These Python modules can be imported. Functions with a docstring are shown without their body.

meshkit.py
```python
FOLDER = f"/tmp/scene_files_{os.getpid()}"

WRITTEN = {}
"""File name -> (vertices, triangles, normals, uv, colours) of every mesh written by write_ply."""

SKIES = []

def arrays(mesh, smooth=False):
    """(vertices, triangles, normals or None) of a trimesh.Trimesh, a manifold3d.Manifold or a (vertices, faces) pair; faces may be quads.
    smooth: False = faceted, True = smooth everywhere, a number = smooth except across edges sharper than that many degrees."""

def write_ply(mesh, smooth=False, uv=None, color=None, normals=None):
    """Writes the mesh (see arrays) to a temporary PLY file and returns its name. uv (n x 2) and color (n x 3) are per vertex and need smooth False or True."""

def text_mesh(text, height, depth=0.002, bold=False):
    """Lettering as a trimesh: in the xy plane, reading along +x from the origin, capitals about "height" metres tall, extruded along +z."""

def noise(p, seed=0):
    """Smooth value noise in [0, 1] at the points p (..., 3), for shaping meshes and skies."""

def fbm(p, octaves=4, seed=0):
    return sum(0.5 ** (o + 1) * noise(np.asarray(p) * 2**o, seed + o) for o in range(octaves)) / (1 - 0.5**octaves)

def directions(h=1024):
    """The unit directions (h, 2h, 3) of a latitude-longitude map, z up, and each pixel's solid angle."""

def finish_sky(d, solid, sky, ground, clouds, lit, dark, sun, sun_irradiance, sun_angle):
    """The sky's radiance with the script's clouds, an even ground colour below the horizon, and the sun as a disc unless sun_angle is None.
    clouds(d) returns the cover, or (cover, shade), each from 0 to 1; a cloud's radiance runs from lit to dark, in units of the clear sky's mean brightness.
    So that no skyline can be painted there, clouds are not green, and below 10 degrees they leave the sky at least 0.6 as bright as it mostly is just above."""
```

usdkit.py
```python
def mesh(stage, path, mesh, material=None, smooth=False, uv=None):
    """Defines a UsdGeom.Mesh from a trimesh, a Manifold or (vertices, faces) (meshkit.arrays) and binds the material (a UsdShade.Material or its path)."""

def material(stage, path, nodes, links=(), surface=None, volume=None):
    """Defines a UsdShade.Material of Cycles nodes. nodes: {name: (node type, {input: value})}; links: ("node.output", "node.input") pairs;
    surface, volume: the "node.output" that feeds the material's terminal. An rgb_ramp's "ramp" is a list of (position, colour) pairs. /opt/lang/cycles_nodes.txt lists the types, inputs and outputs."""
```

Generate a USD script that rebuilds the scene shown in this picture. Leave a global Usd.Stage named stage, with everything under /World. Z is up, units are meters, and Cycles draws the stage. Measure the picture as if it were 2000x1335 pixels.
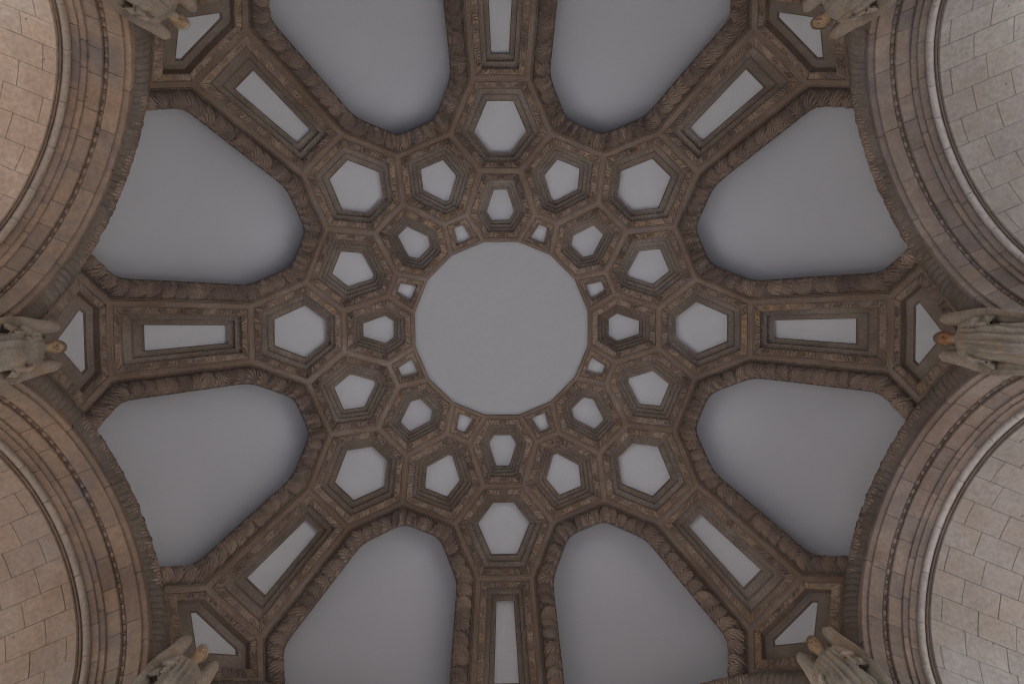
import math, random
import numpy as np, trimesh, manifold3d, usdkit
from meshkit import fbm, noise
from pxr import Usd, UsdGeom, UsdLux, UsdShade, Gf, Sdf

stage = Usd.Stage.CreateInMemory()
UsdGeom.SetStageUpAxis(stage, UsdGeom.Tokens.z)
UsdGeom.SetStageMetersPerUnit(stage, 1.0)
UsdGeom.Xform.Define(stage, '/World')
UsdGeom.Scope.Define(stage, '/World/Looks')
R_ = np.radians
rng = np.random.default_rng(7)
random.seed(7)

# ------------------------------------------------------------------ camera, sky, sun
# Everything is laid out in plan as it is seen from below (x right, y up, z towards the zenith); emit() turns that into the
# world by y -> -y, because looking up mirrors a plan.
CAM = (-0.3856, 1.2134, -0.0501, -0.0233, 0.0085)
EXPOSURE = 2.12
cx, cy, tx, ty, ro = CAM
Rx = np.array([[1, 0, 0], [0, np.cos(tx), -np.sin(tx)], [0, np.sin(tx), np.cos(tx)]])
Ry = np.array([[np.cos(ty), 0, np.sin(ty)], [0, 1, 0], [-np.sin(ty), 0, np.cos(ty)]])
Rz = np.array([[np.cos(ro), -np.sin(ro), 0], [np.sin(ro), np.cos(ro), 0], [0, 0, 1]])
RC = Rx @ Ry @ Rz
FL = np.array([1, -1, 1])
right, up, back = RC[0] * FL, RC[1] * FL, -RC[2] * FL
cam = UsdGeom.Camera.Define(stage, '/World/camera')
m4 = Gf.Matrix4d(*right, 0, *up, 0, *back, 0, cx, -cy, 0, 1)
cam.AddTransformOp().Set(m4)
cam.CreateHorizontalApertureAttr(36.0)
cam.CreateVerticalApertureAttr(36.0 * 683 / 1024)
cam.CreateFocalLengthAttr(36.0 * 1700 / 2000)
cam.CreateClippingRangeAttr(Gf.Vec2f(0.1, 5000))
cam.CreateExposureAttr(EXPOSURE)

SUN_AZ, SUN_EL = R_(76), R_(48)          # azimuth in the world's plan
sdir = np.array([np.cos(SUN_AZ) * np.cos(SUN_EL), np.sin(SUN_AZ) * np.cos(SUN_EL), np.sin(SUN_EL)])
dome_l = UsdLux.DomeLight.Define(stage, '/World/sky')
sky_m = usdkit.material(stage, '/World/Looks/sky', {
    's': ('sky_texture', {'sky_type': 'single_scattering', 'sun_disc': False, 'sun_elevation': float(SUN_EL), 'sun_rotation': float(math.atan2(sdir[0], sdir[1]))}),
    'b': ('background_shader', {'strength': 0.12})}, [('s.color', 'b.color')], surface='b.background')
UsdShade.MaterialBindingAPI.Apply(dome_l.GetPrim()).Bind(sky_m)
dome_l.GetPrim().SetCustomDataByKey('kind', 'structure')
sun = UsdLux.DistantLight.Define(stage, '/World/sun')
sun.CreateNormalizeAttr(True); sun.CreateIntensityAttr(1.1); sun.CreateAngleAttr(0.5); sun.CreateColorAttr(Gf.Vec3f(1, .96, .91))
zq = Gf.Rotation(Gf.Vec3d(0, 0, 1), Gf.Vec3d(*sdir.tolist())).GetQuat()
sun.AddOrientOp().Set(Gf.Quatf(zq))

# ------------------------------------------------------------------ helpers
used = {}
def numbered(path):
    n = used.get(path, 0); used[path] = n + 1
    return path if n == 0 else f'{path}_{n:03d}'

def emit(name, v, f, mat, parent=None, smooth=False):
    """One Mesh prim under parent (a prim) or /World; v is in the layout frame."""
    base = parent.GetPath().pathString if parent is not None else '/World'
    v = np.asarray(v, float) * FL
    f = np.asarray(f, int)
    if f.shape[1] == 4:
        f = np.vstack([f[:, [0, 1, 2]], f[:, [0, 2, 3]]])
    f = f[:, ::-1]
    return usdkit.mesh(stage, numbered(f'{base}/{name}'), (v, f), mat, smooth=smooth).GetPrim()

def xform(name, parent=None, loc=None):
    base = parent.GetPath().pathString if parent is not None else '/World'
    x = UsdGeom.Xform.Define(stage, numbered(f'{base}/{name}'))
    return x.GetPrim()

def tag(p, label=None, cat=None, group=None, kind=None):
    for k, val in (('label', label), ('category', cat), ('group', group), ('kind', kind)):
        if val: p.SetCustomDataByKey(k, val)
    return p

class MB:
    """Collects vertices and quads/triangles of one mesh."""
    def __init__(s): s.v, s.f, s.n = [], [], 0
    def add(s, v, f):
        v = np.asarray(v, float).reshape(-1, 3); f = np.asarray(f, int)
        if f.shape[1] == 4: f = np.vstack([f[:, [0, 1, 2]], f[:, [0, 2, 3]]])
        s.v.append(v); s.f.append(f + s.n); s.n += len(v)
    def grid(s, P, close=False):
        a, b = P.shape[:2]
        s.add(P.reshape(-1, 3), gridfaces(a, b, close))
    def arrays(s): return np.vstack(s.v), np.vstack(s.f)
    def emit(s, name, mat, parent=None, smooth=False):
        v, f = s.arrays(); return emit(name, v, f, mat, parent, smooth)

def gridfaces(a, b, close=False):
    i, j = np.meshgrid(np.arange(a - 1), np.arange(b if close else b - 1), indexing='ij')
    k = (j + 1) % b
    return np.stack([i * b + j, (i + 1) * b + j, (i + 1) * b + k, i * b + k], -1).reshape(-1, 4)

def sm(a, b, x):
    t = np.clip((x - a) / (b - a), 0, 1); return t * t * (3 - 2 * t)

# ------------------------------------------------------------------ materials
def stone(name, ramp, scale=.35, rough=.9, bump=.25, fine=9.0, stain=None, stain_scale=.18, stain_amt=.6, rand=.0, dark_spots=0.0, stain2=None):
    """Weathered stone: a ramp over layered noise, a second colour in broad stains, fine pitting, dark drip holes."""
    n = {'g': ('geometry', {}),
         'n1': ('noise_texture', {'scale': scale, 'detail': 8, 'roughness': .66, 'distortion': .35}),
         'r1': ('rgb_ramp', {'ramp': ramp}),
         'n2': ('noise_texture', {'scale': fine, 'detail': 6, 'roughness': .65}),
         'r2': ('rgb_ramp', {'ramp': [(.3, (.72, .72, .72)), (.55, (1, 1, 1)), (.75, (1.16, 1.15, 1.12))]}),
         'mul': ('mix_color', {'blend_type': 'multiply', 'fac': .85, 'use_clamp': False}),
         'bp': ('bump', {'strength': bump, 'distance': .04}),
         'p': ('principled_bsdf', {'roughness': rough, 'specular_ior_level': .25})}
    l = [('g.position', 'n1.vector'), ('g.position', 'n2.vector'), ('n1.fac', 'r1.fac'), ('n2.fac', 'r2.fac'), ('r1.color', 'mul.a'), ('r2.color', 'mul.b'),
         ('n2.fac', 'bp.height'), ('bp.normal', 'p.normal')]
    out = 'mul.result'
    if stain is not None:
        n['n3'] = ('noise_texture', {'scale': stain_scale, 'detail': 7, 'roughness': .7, 'distortion': .8})
        n['r3'] = ('rgb_ramp', {'ramp': [(.48, (0, 0, 0)), (.66, (stain_amt,) * 3)]})
        n['mp'] = ('mapping', {'location': (13.1, 4.7, 2.2)})
        n['st'] = ('mix_color', {'blend_type': 'mix', 'b': stain})
        l += [('g.position', 'mp.vector'), ('mp.vector', 'n3.vector'), ('n3.fac', 'r3.fac'), ('r3.color', 'st.fac'), (out, 'st.a')]
        out = 'st.result'
    if stain2 is not None:
        n['n4'] = ('noise_texture', {'scale': .42, 'detail': 9, 'roughness': .72, 'distortion': 1.2})
        n['r4'] = ('rgb_ramp', {'ramp': [(.50, (0, 0, 0)), (.68, (.75, .75, .75))]})
        n['mp4'] = ('mapping', {'location': (-7.3, 21.7, 5.1)})
        n['st4'] = ('mix_color', {'blend_type': 'mix', 'b': stain2})
        l += [('g.position', 'mp4.vector'), ('mp4.vector', 'n4.vector'), ('n4.fac', 'r4.fac'), ('r4.color', 'st4.fac'), (out, 'st4.a')]
        out = 'st4.result'
    if rand:
        n['oi'] = ('geometry', {})
        n['ob'] = ('object_info', {})
        n['rr'] = ('rgb_ramp', {'ramp': [(0, (1 - rand, 1 - rand, 1 - rand * .8)), (.5, (1, .99, .98)), (1, (1 + rand, 1 + rand * .85, 1 + rand * .6))]})
        n['rm'] = ('mix_color', {'blend_type': 'multiply', 'fac': 1.0, 'use_clamp': False})
        l += [('ob.random', 'rr.fac'), (out, 'rm.a'), ('rr.color', 'rm.b')]
        out = 'rm.result'
    if dark_spots:
        n['vo'] = ('voronoi_texture', {'scale': 1.3, 'randomness': 1.0})
        n['vr'] = ('rgb_ramp', {'ramp': [(.0, (dark_spots,) * 3), (.035, (dark_spots,) * 3), (.06, (0, 0, 0))]})
        n['vm'] = ('mix_color', {'blend_type': 'mix', 'b': (.03, .025, .025)})
        l += [('g.position', 'vo.vector'), ('vo.distance', 'vr.fac'), ('vr.color', 'vm.fac'), (out, 'vm.a')]
        out = 'vm.result'
    l.append((out, 'p.base_color'))
    return usdkit.material(stage, f'/World/Looks/{name}', n, l, surface='p.BSDF')

def plaster(name, col, var=.06, bump=.05, fine=14, rough=.85):
    lo = tuple(c * (1 - var) for c in col); hi = tuple(min(1, c * (1 + var)) for c in col)
    return usdkit.material(stage, f'/World/Looks/{name}', {
        'g': ('geometry', {}), 'n': ('noise_texture', {'scale': .22, 'detail': 6, 'roughness': .55}),
        'r': ('rgb_ramp', {'ramp': [(.3, lo), (.7, hi)]}),
        'n2': ('noise_texture', {'scale': fine, 'detail': 5, 'roughness': .7}),
        'r2': ('rgb_ramp', {'ramp': [(.35, (.97, .97, .97)), (.65, (1.02, 1.02, 1.02))]}),
        'm': ('mix_color', {'blend_type': 'multiply', 'fac': 1.0, 'use_clamp': False}),
        'b': ('bump', {'strength': bump, 'distance': .05}),
        'p': ('principled_bsdf', {'roughness': rough, 'specular_ior_level': .3})},
        [('g.position', 'n.vector'), ('g.position', 'n2.vector'), ('n.fac', 'r.fac'), ('n2.fac', 'r2.fac'), ('r.color', 'm.a'), ('r2.color', 'm.b'),
         ('m.result', 'p.base_color'), ('n2.fac', 'b.height'), ('b.normal', 'p.normal')], surface='p.BSDF')

M = {}
M['fillet'] = stone('rib_fillet', [(.3, (0.1467, 0.0992, 0.0755)), (.5, (0.1988, 0.1413, 0.1074)), (.7, (0.2312, 0.1837, 0.1531))], scale=.5, stain=(0.1186, 0.0745, 0.0474), stain_amt=.7, stain2=(0.1288, 0.1022, 0.0969))
M['carved'] = stone('carved_border', [(.28, (0.1351, 0.0925, 0.0748)), (.5, (0.2471, 0.1832, 0.1477)), (.68, (0.338, 0.2457, 0.1747)), (.8, (0.3154, 0.2728, 0.2516))], scale=.6, fine=14, stain=(0.1104, 0.0784, 0.0642), stain_amt=.65, stain_scale=.3, stain2=(0.3147, 0.2018, 0.107))
M['step'] = stone('coffer_step', [(.3, (0.1294, 0.0958, 0.0774)), (.5, (0.1915, 0.1486, 0.1211)), (.7, (0.2406, 0.1976, 0.1672))], scale=.45, fine=12, stain=(0.1082, 0.0744, 0.0531), stain_amt=.6, stain2=(0.1167, 0.0999, 0.0915))
M['step_dark'] = stone('coffer_step_dark', [(.3, (.10, .075, .062)), (.5, (.17, .125, .10)), (.7, (.26, .19, .145))], scale=.5, fine=12, stain=(.08, .06, .05), stain_amt=.8)
M['leaf'] = stone('carved_leaf', [(.28, (0.1441, 0.0995, 0.0835)), (.48, (0.2564, 0.1878, 0.1515)), (.66, (0.3351, 0.2464, 0.1899)), (.8, (0.3803, 0.324, 0.2916))], scale=.55, fine=10, stain=(0.1295, 0.0851, 0.0714), stain_amt=.7, stain_scale=.25, rand=.12, stain2=(0.1785, 0.1406, 0.1135))
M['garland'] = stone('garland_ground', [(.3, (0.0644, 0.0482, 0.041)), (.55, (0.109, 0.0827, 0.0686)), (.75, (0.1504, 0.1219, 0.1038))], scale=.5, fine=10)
M['cable'] = stone('cable_moulding', [(.3, (0.0992, 0.0754, 0.0622)), (.5, (0.1519, 0.1176, 0.0965)), (.7, (0.2056, 0.1686, 0.1449))], scale=.5, fine=10, stain=(0.081, 0.0546, 0.0414), stain_amt=.5, stain2=(0.096, 0.084, 0.084))
M['panel'] = plaster('panel_plaster', (0.4018, 0.3938, 0.4178), var=.03, bump=.01)
M['disc'] = plaster('disc_plaster', (0.3225, 0.315, 0.3197), var=.015, bump=.03, fine=6)
M['back'] = plaster('coffer_plaster', (0.4275, 0.4185, 0.4315), var=.03, bump=.22, fine=11)
warm = dict(scale=.5, fine=7, bump=.2, rand=.14, dark_spots=.55, stain_scale=.35)
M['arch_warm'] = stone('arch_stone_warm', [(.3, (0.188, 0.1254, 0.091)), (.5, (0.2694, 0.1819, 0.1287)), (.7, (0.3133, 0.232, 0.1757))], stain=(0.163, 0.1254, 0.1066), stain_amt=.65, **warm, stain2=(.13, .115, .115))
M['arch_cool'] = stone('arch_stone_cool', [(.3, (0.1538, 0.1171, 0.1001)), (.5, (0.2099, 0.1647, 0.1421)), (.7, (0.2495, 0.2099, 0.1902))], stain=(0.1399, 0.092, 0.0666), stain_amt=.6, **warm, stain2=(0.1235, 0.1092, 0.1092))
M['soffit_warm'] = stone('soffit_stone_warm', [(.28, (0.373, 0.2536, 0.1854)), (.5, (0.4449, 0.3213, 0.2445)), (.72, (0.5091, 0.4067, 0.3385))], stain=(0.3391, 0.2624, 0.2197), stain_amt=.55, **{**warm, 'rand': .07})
M['soffit_brown'] = stone('soffit_stone_shaded', [(.28, (0.2182, 0.1483, 0.1084)), (.5, (0.2602, 0.1879, 0.143)), (.72, (0.2978, 0.2379, 0.198))], stain=(0.1983, 0.1535, 0.1285), stain_amt=.55, **{**warm, 'rand': .07})  # same stone as soffit_warm, darkened to carry the dimmer light on this side
M['arch_brown'] = stone('arch_stone_shaded', [(.3, (0.1504, 0.1003, 0.0728)), (.5, (0.2155, 0.1455, 0.103)), (.7, (0.2506, 0.1856, 0.1406))], stain=(0.1304, 0.1003, 0.0853), stain_amt=.65, **warm, stain2=(.13, .115, .115))  # arch_warm toned down evenly: shade put into the colour
M['edge_brown'] = stone('arch_edge_shaded', [(.3, (0.2456, 0.1944, 0.1585)), (.55, (0.3016, 0.2399, 0.1938)), (.75, (0.3367, 0.2854, 0.2443))], scale=.6, fine=8, rand=.06)  # darker copy of edge_warm, lower-left shade included in the tone
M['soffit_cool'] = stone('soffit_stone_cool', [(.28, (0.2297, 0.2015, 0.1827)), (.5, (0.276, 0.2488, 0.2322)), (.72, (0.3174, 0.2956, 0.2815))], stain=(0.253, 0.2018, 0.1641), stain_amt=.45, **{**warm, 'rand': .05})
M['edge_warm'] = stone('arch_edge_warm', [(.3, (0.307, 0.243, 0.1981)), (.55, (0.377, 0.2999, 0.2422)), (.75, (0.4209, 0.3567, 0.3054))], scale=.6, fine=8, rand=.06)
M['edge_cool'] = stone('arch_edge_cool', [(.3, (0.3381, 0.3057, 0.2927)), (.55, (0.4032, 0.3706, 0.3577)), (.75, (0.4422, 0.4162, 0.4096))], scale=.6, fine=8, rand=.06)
M['joint'] = stone('joint_mortar', [(.3, (.15, .135, .13)), (.7, (.21, .19, .18))], scale=1)
M['shell'] = stone('rotunda_concrete', [(.3, (.28, .22, .18)), (.7, (.38, .31, .26))], scale=.3)
M['ground'] = stone('paving', [(.3, (.34, .335, .33)), (.5, (.40, .395, .39)), (.7, (.45, .445, .44))], scale=.2, fine=3, bump=.05)
M['lawn'] = stone('far_ground', [(.3, (.14, .13, .10)), (.7, (.22, .20, .16))], scale=.03, fine=1, bump=.05)
M['statue'] = stone('statue_stone', [(.28, (0.1741, 0.146, 0.1236)), (.5, (0.2725, 0.2315, 0.1936)), (.7, (0.3558, 0.292, 0.237))], scale=1.1, fine=12, bump=.3, stain=(0.3028, 0.203, 0.1336), stain_amt=.85, stain_scale=1.2)
M['wing'] = stone('wing_stone', [(.28, (0.1927, 0.1605, 0.1373)), (.5, (0.2965, 0.2407, 0.1962)), (.7, (0.3706, 0.3, 0.2355))], scale=.9, fine=12, bump=.3, stain=(0.252, 0.1535, 0.0916), stain_amt=.7, stain_scale=.7)
def head_mat(name, a, b, c):
    return stone(name, [(.3, a), (.5, b), (.7, c)], scale=2.2, fine=16, bump=.25)
M['head_ochre'] = head_mat('ochre_stained_stone', (0.2184, 0.1379, 0.081), (0.3182, 0.2092, 0.1286), (0.3984, 0.2941, 0.2088))
M['hair_brown'] = head_mat('brown_hair_stone', (0.089, 0.0601, 0.0421), (0.1541, 0.1071, 0.0746), (0.2287, 0.1709, 0.1275))
M['hair_pale'] = head_mat('pale_hair_stone', (0.2287, 0.1709, 0.1275), (0.329, 0.2639, 0.2061), (0.3974, 0.3396, 0.2746))
M['head_orange'] = head_mat('orange_stained_stone', (0.1767, 0.0831, 0.0436), (0.2699, 0.1269, 0.0628), (0.3325, 0.1944, 0.1156))

# ------------------------------------------------------------------ the dome's geometry
ZS, RS = 21.0, 13.9                       # the ribs' sphere
C0 = np.array([0, 0, ZS])
A0 = 12.5                                 # distance of the arch faces from the axis
ZC = 20.77                                # height of the arches' centres
V = {0: (14.7, 11.25), 1: (19.5, 16.7), 2: (26.05, 7.3), 3: (32.9, 14.4), 4: (40.9, 6.3), 5: (62.6, 5.5), 6: (68.05, 9.3), 7: (75.5, 0.0)}

def sph(pol, az):
    p, a = R_(pol), R_(az)
    return np.array([np.sin(p) * np.cos(a), np.sin(p) * np.sin(a), np.cos(p)])

class Cell:
    """A polygon of the rib lattice in the plane tangent to the sphere; at(xy, depth) brings it back to space."""
    def __init__(s, dirs, tilt=None, normal=False):
        d = np.array(dirs); c = d.mean(0); s.c = c / np.linalg.norm(c)
        ax = np.array([s.c[0], s.c[1], 0]); ax /= max(np.linalg.norm(ax), 1e-9)
        s.e2 = np.cross(s.c, np.array([0, 0, 1.0]))
        s.e2 = s.e2 / np.linalg.norm(s.e2) if np.linalg.norm(s.e2) > 1e-6 else np.array([1.0, 0, 0])
        s.e1 = np.cross(s.e2, s.c)
        k = d / (d @ s.c)[:, None]
        s.p = np.c_[k @ s.e1, k @ s.e2] * RS
        area = 0.5 * np.sum(s.p[:, 0] * np.roll(s.p[:, 1], -1) - s.p[:, 1] * np.roll(s.p[:, 0], -1))
        s.flip = area < 0
        if s.flip: s.p = s.p[::-1].copy()
        b = R_(tilt if tilt is not None else 5)
        s.rec = None if normal else ax * np.sin(b) + np.array([0, 0, np.cos(b)])
    def at(s, xy, depth):
        xy = np.asarray(xy, float)
        d = s.c + (xy[..., :1] * s.e1 + xy[..., 1:] * s.e2) / RS
        d = d / np.linalg.norm(d, axis=-1, keepdims=True)
        dep = np.asarray(depth, float)
        dep = np.broadcast_to(dep, d.shape[:-1])[..., None]
        return C0 + RS * d + dep * (d if s.rec is None else s.rec)

def inset(p, dist):
    """Offsets each edge of a convex polygon inwards by its own distance; an edge that vanishes keeps a point in its place."""
    n = len(p); e = np.roll(p, -1, 0) - p; e /= np.linalg.norm(e, axis=1)[:, None]
    nrm = np.c_[-e[:, 1], e[:, 0]]; off = np.sum(nrm * p, 1) + dist
    alive = list(range(n))
    def meet(i, j): return np.linalg.solve(np.array([nrm[i], nrm[j]]), np.array([off[i], off[j]]))
    while True:
        k = len(alive)
        vs = [meet(alive[q - 1], alive[q]) for q in range(k)]     # start point of edge alive[q]
        bad = [(np.dot(vs[(q + 1) % k] - vs[q], e[alive[q]]), q) for q in range(k)]
        w, q = min(bad)
        if w >= -1e-9 or k <= 3: break
        alive.pop(q)
    out = np.zeros((n, 2)); pos = {a: q for q, a in enumerate(alive)}
    for i in range(n):                                             # vertex i starts edge i
        j = i
        while j not in pos: j = (j + 1) % n
        out[i] = vs[pos[j]]
    return out

def strip(cell, p0, p1, i, d0, d1, nu, nv=2):
    """Grid between edge i of ring p0 (depth d0) and of ring p1 (depth d1): xy (nu, nv, 2) and depth (nv)."""
    j = (i + 1) % len(p0)
    u = np.linspace(0, 1, nu)[:, None, None]; v = np.linspace(0, 1, nv)[None, :, None]
    a = p0[i] * (1 - u) + p0[j] * u; b = p1[i] * (1 - u) + p1[j] * u
    return a * (1 - v) + b * v, d0 + (d1 - d0) * np.linspace(0, 1, nv)

def loft(mb, cell, p0, p1, d0, d1, seg=.5):
    for i in range(len(p0)):
        L = np.linalg.norm(p0[i] - p0[(i + 1) % len(p0)])
        xy, dep = strip(cell, p0, p1, i, d0, d1, max(2, int(L / seg) + 2))
        mb.grid(cell.at(xy, dep[None, :]))

def carve(x, v, seed):
    """Height 0..1 of the carved leaf and scroll pattern: x metres from the middle of the edge, v 0..1 across."""
    w = .26
    y = v * w
    out = np.zeros_like(x)
    per = .36
    k = np.round(np.abs(x) / per)
    lx = np.abs(x) - k * per
    odd = (k % 2) == 1
    # sprays of blades leaning towards the middle, a curled scroll between two sprays
    p = np.abs(x) / .125 + np.where(odd, .9, -.9) * (v - .5) + .25 * np.sin(5 * v)
    blade = np.abs(np.cos(np.pi * p)) ** .55 * (.75 + .25 * np.cos(np.pi * (v - .5)))
    r1 = np.hypot(lx - .02, y - w * .5)
    ring = np.exp(-((r1 - .075) / .024) ** 2) + np.exp(-(r1 / .03) ** 2)
    out = np.where(odd, blade, np.where(r1 < .125, ring, blade))
    return out * sm(0, .14, v) * sm(1, .86, v)

def border(mb, cell, p0, p1, d0, d1, amp=.055, seed=0, step=.026, nv=9):
    for i in range(len(p0)):
        j = (i + 1) % len(p0)
        L = np.linalg.norm(p0[i] - p0[j])
        if L < .15: continue
        nu = max(4, int(L / step))
        xy, dep = strip(cell, p0, p1, i, d0, d1, nu, nv)
        u = (np.linspace(0, 1, nu) - .5)[:, None] * L * np.ones((1, nv)); v = np.linspace(0, 1, nv)[None, :] * np.ones((nu, 1))
        h = carve(u, v, seed + i)
        P = cell.at(xy, dep[None, :])
        h = h * (.55 + .9 * noise(P * 1.7, seed)) + .25 * (fbm(P * 9, 2, seed + 5) - .5)
        mb.grid(cell.at(xy, dep[None, :] - amp * h))

def reeded(mb, cell, p0, p1, d0, d1, amp=.024, per=.115, plain=False):
    """A tread whose face is cut into fine reeds across the edge."""
    for i in range(len(p0)):
        j = (i + 1) % len(p0)
        L = np.linalg.norm(p0[i] - p0[j])
        if L < .08: continue
        nu = max(4, int(L / .021)) if not plain else 6
        xy, dep = strip(cell, p0, p1, i, d0, d1, nu, 3)
        if plain:
            mb.grid(cell.at(xy, dep[None, :])); continue
        u = np.linspace(0, L, nu)[:, None] * np.ones((1, 3))
        P = cell.at(xy, dep[None, :])
        wv = .5 + .5 * np.sin(u * 2 * np.pi / per + 1.5 * noise(P * .8, 3))
        h = wv ** .6 * (.35 + 1.1 * noise(P * 1.3, 11)) + .5 * (fbm(P * 5, 2, 4) - .5)
        mb.grid(cell.at(xy, dep[None, :] - amp * h))

dome = xform('coffered_dome')
tag(dome, 'brown coffered dome with white panels and carved ribs overhead', 'dome')

def coffer(name, dirs, levels, tilt=5, normal=False, label=None, mat_step='step', plain=False, seed=0, backdepth=None):
    """levels: list of (kind, per-edge distances or a number, depth); kinds: fillet, wall, border, step, back."""
    cell = Cell(dirs, tilt, normal); n = len(cell.p)
    mult = lambda d: (np.full(n, float(d)) if np.ndim(d) == 0 else np.asarray(d, float)[::-1][np.r_[1:n, 0]] if cell.flip else np.asarray(d, float))
    prev, pd = cell.p, 0.0
    frame = MB(); kids = []
    for kind, dist, dep in levels:
        ring = inset(cell.p, mult(dist))
        if kind == 'fillet': loft(frame, cell, prev, ring, pd, dep, .3)
        elif kind == 'wall':
            (kids[-1][1] if kids else frame) and loft(kids[-1][1] if kids and kids[-1][0] == 'step' else frame, cell, prev, ring, pd, dep, .3)
        elif kind == 'border':
            mb = MB(); border(mb, cell, prev, ring, pd, dep, seed=seed, amp=.095); kids.append(('carved_border', mb, M['carved'], 40))
        elif kind == 'step':
            mb = MB(); reeded(mb, cell, prev, ring, pd, dep, plain=plain); kids.append(('step', mb, M[mat_step], 40))
        prev, pd = ring, dep
    mb = MB()
    cen = prev.mean(0)
    k = np.linspace(0, 1, 5)[:, None, None]
    ringP = cen * k + prev[None] * (1 - k)
    mb.grid(cell.at(ringP, pd), close=True)
    kids.append(('back_panel', mb, M['back'], True))
    p = frame.emit(name, M['fillet'], dome, smooth=30)
    if label: tag(p, label)
    for nm, mb, mt, s in kids:
        mb.emit(nm, mt, p, smooth=s)
    return cell

F_ = .115
def hexlevels(steps, D, total, fil=F_, bor=.235):
    lv = [('fillet', fil * .48, 0), ('fillet', fil * .56, .035), ('fillet', fil * .95, .035), ('fillet', fil, .045), ('wall', fil + .012, .09), ('border', fil + .012 + bor, .15), ('wall', fil + bor + .025, .36)]
    s0 = fil + bor + .025; w = (total - s0) / steps; d = .36
    for k in range(steps):
        dn = .36 + (D - .36) * (k + 1) / steps
        lv += [('step', s0 + w * (k + 1) - .022, d + .01), ('wall', s0 + w * (k + 1), dn)]
        d = dn
    return lv

def spread(lv, k):
    s0 = F_ + .27
    return [(kind, [d if d < s0 else s0 + (d - s0) * q for q in k], dep) for kind, d, dep in lv]

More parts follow.
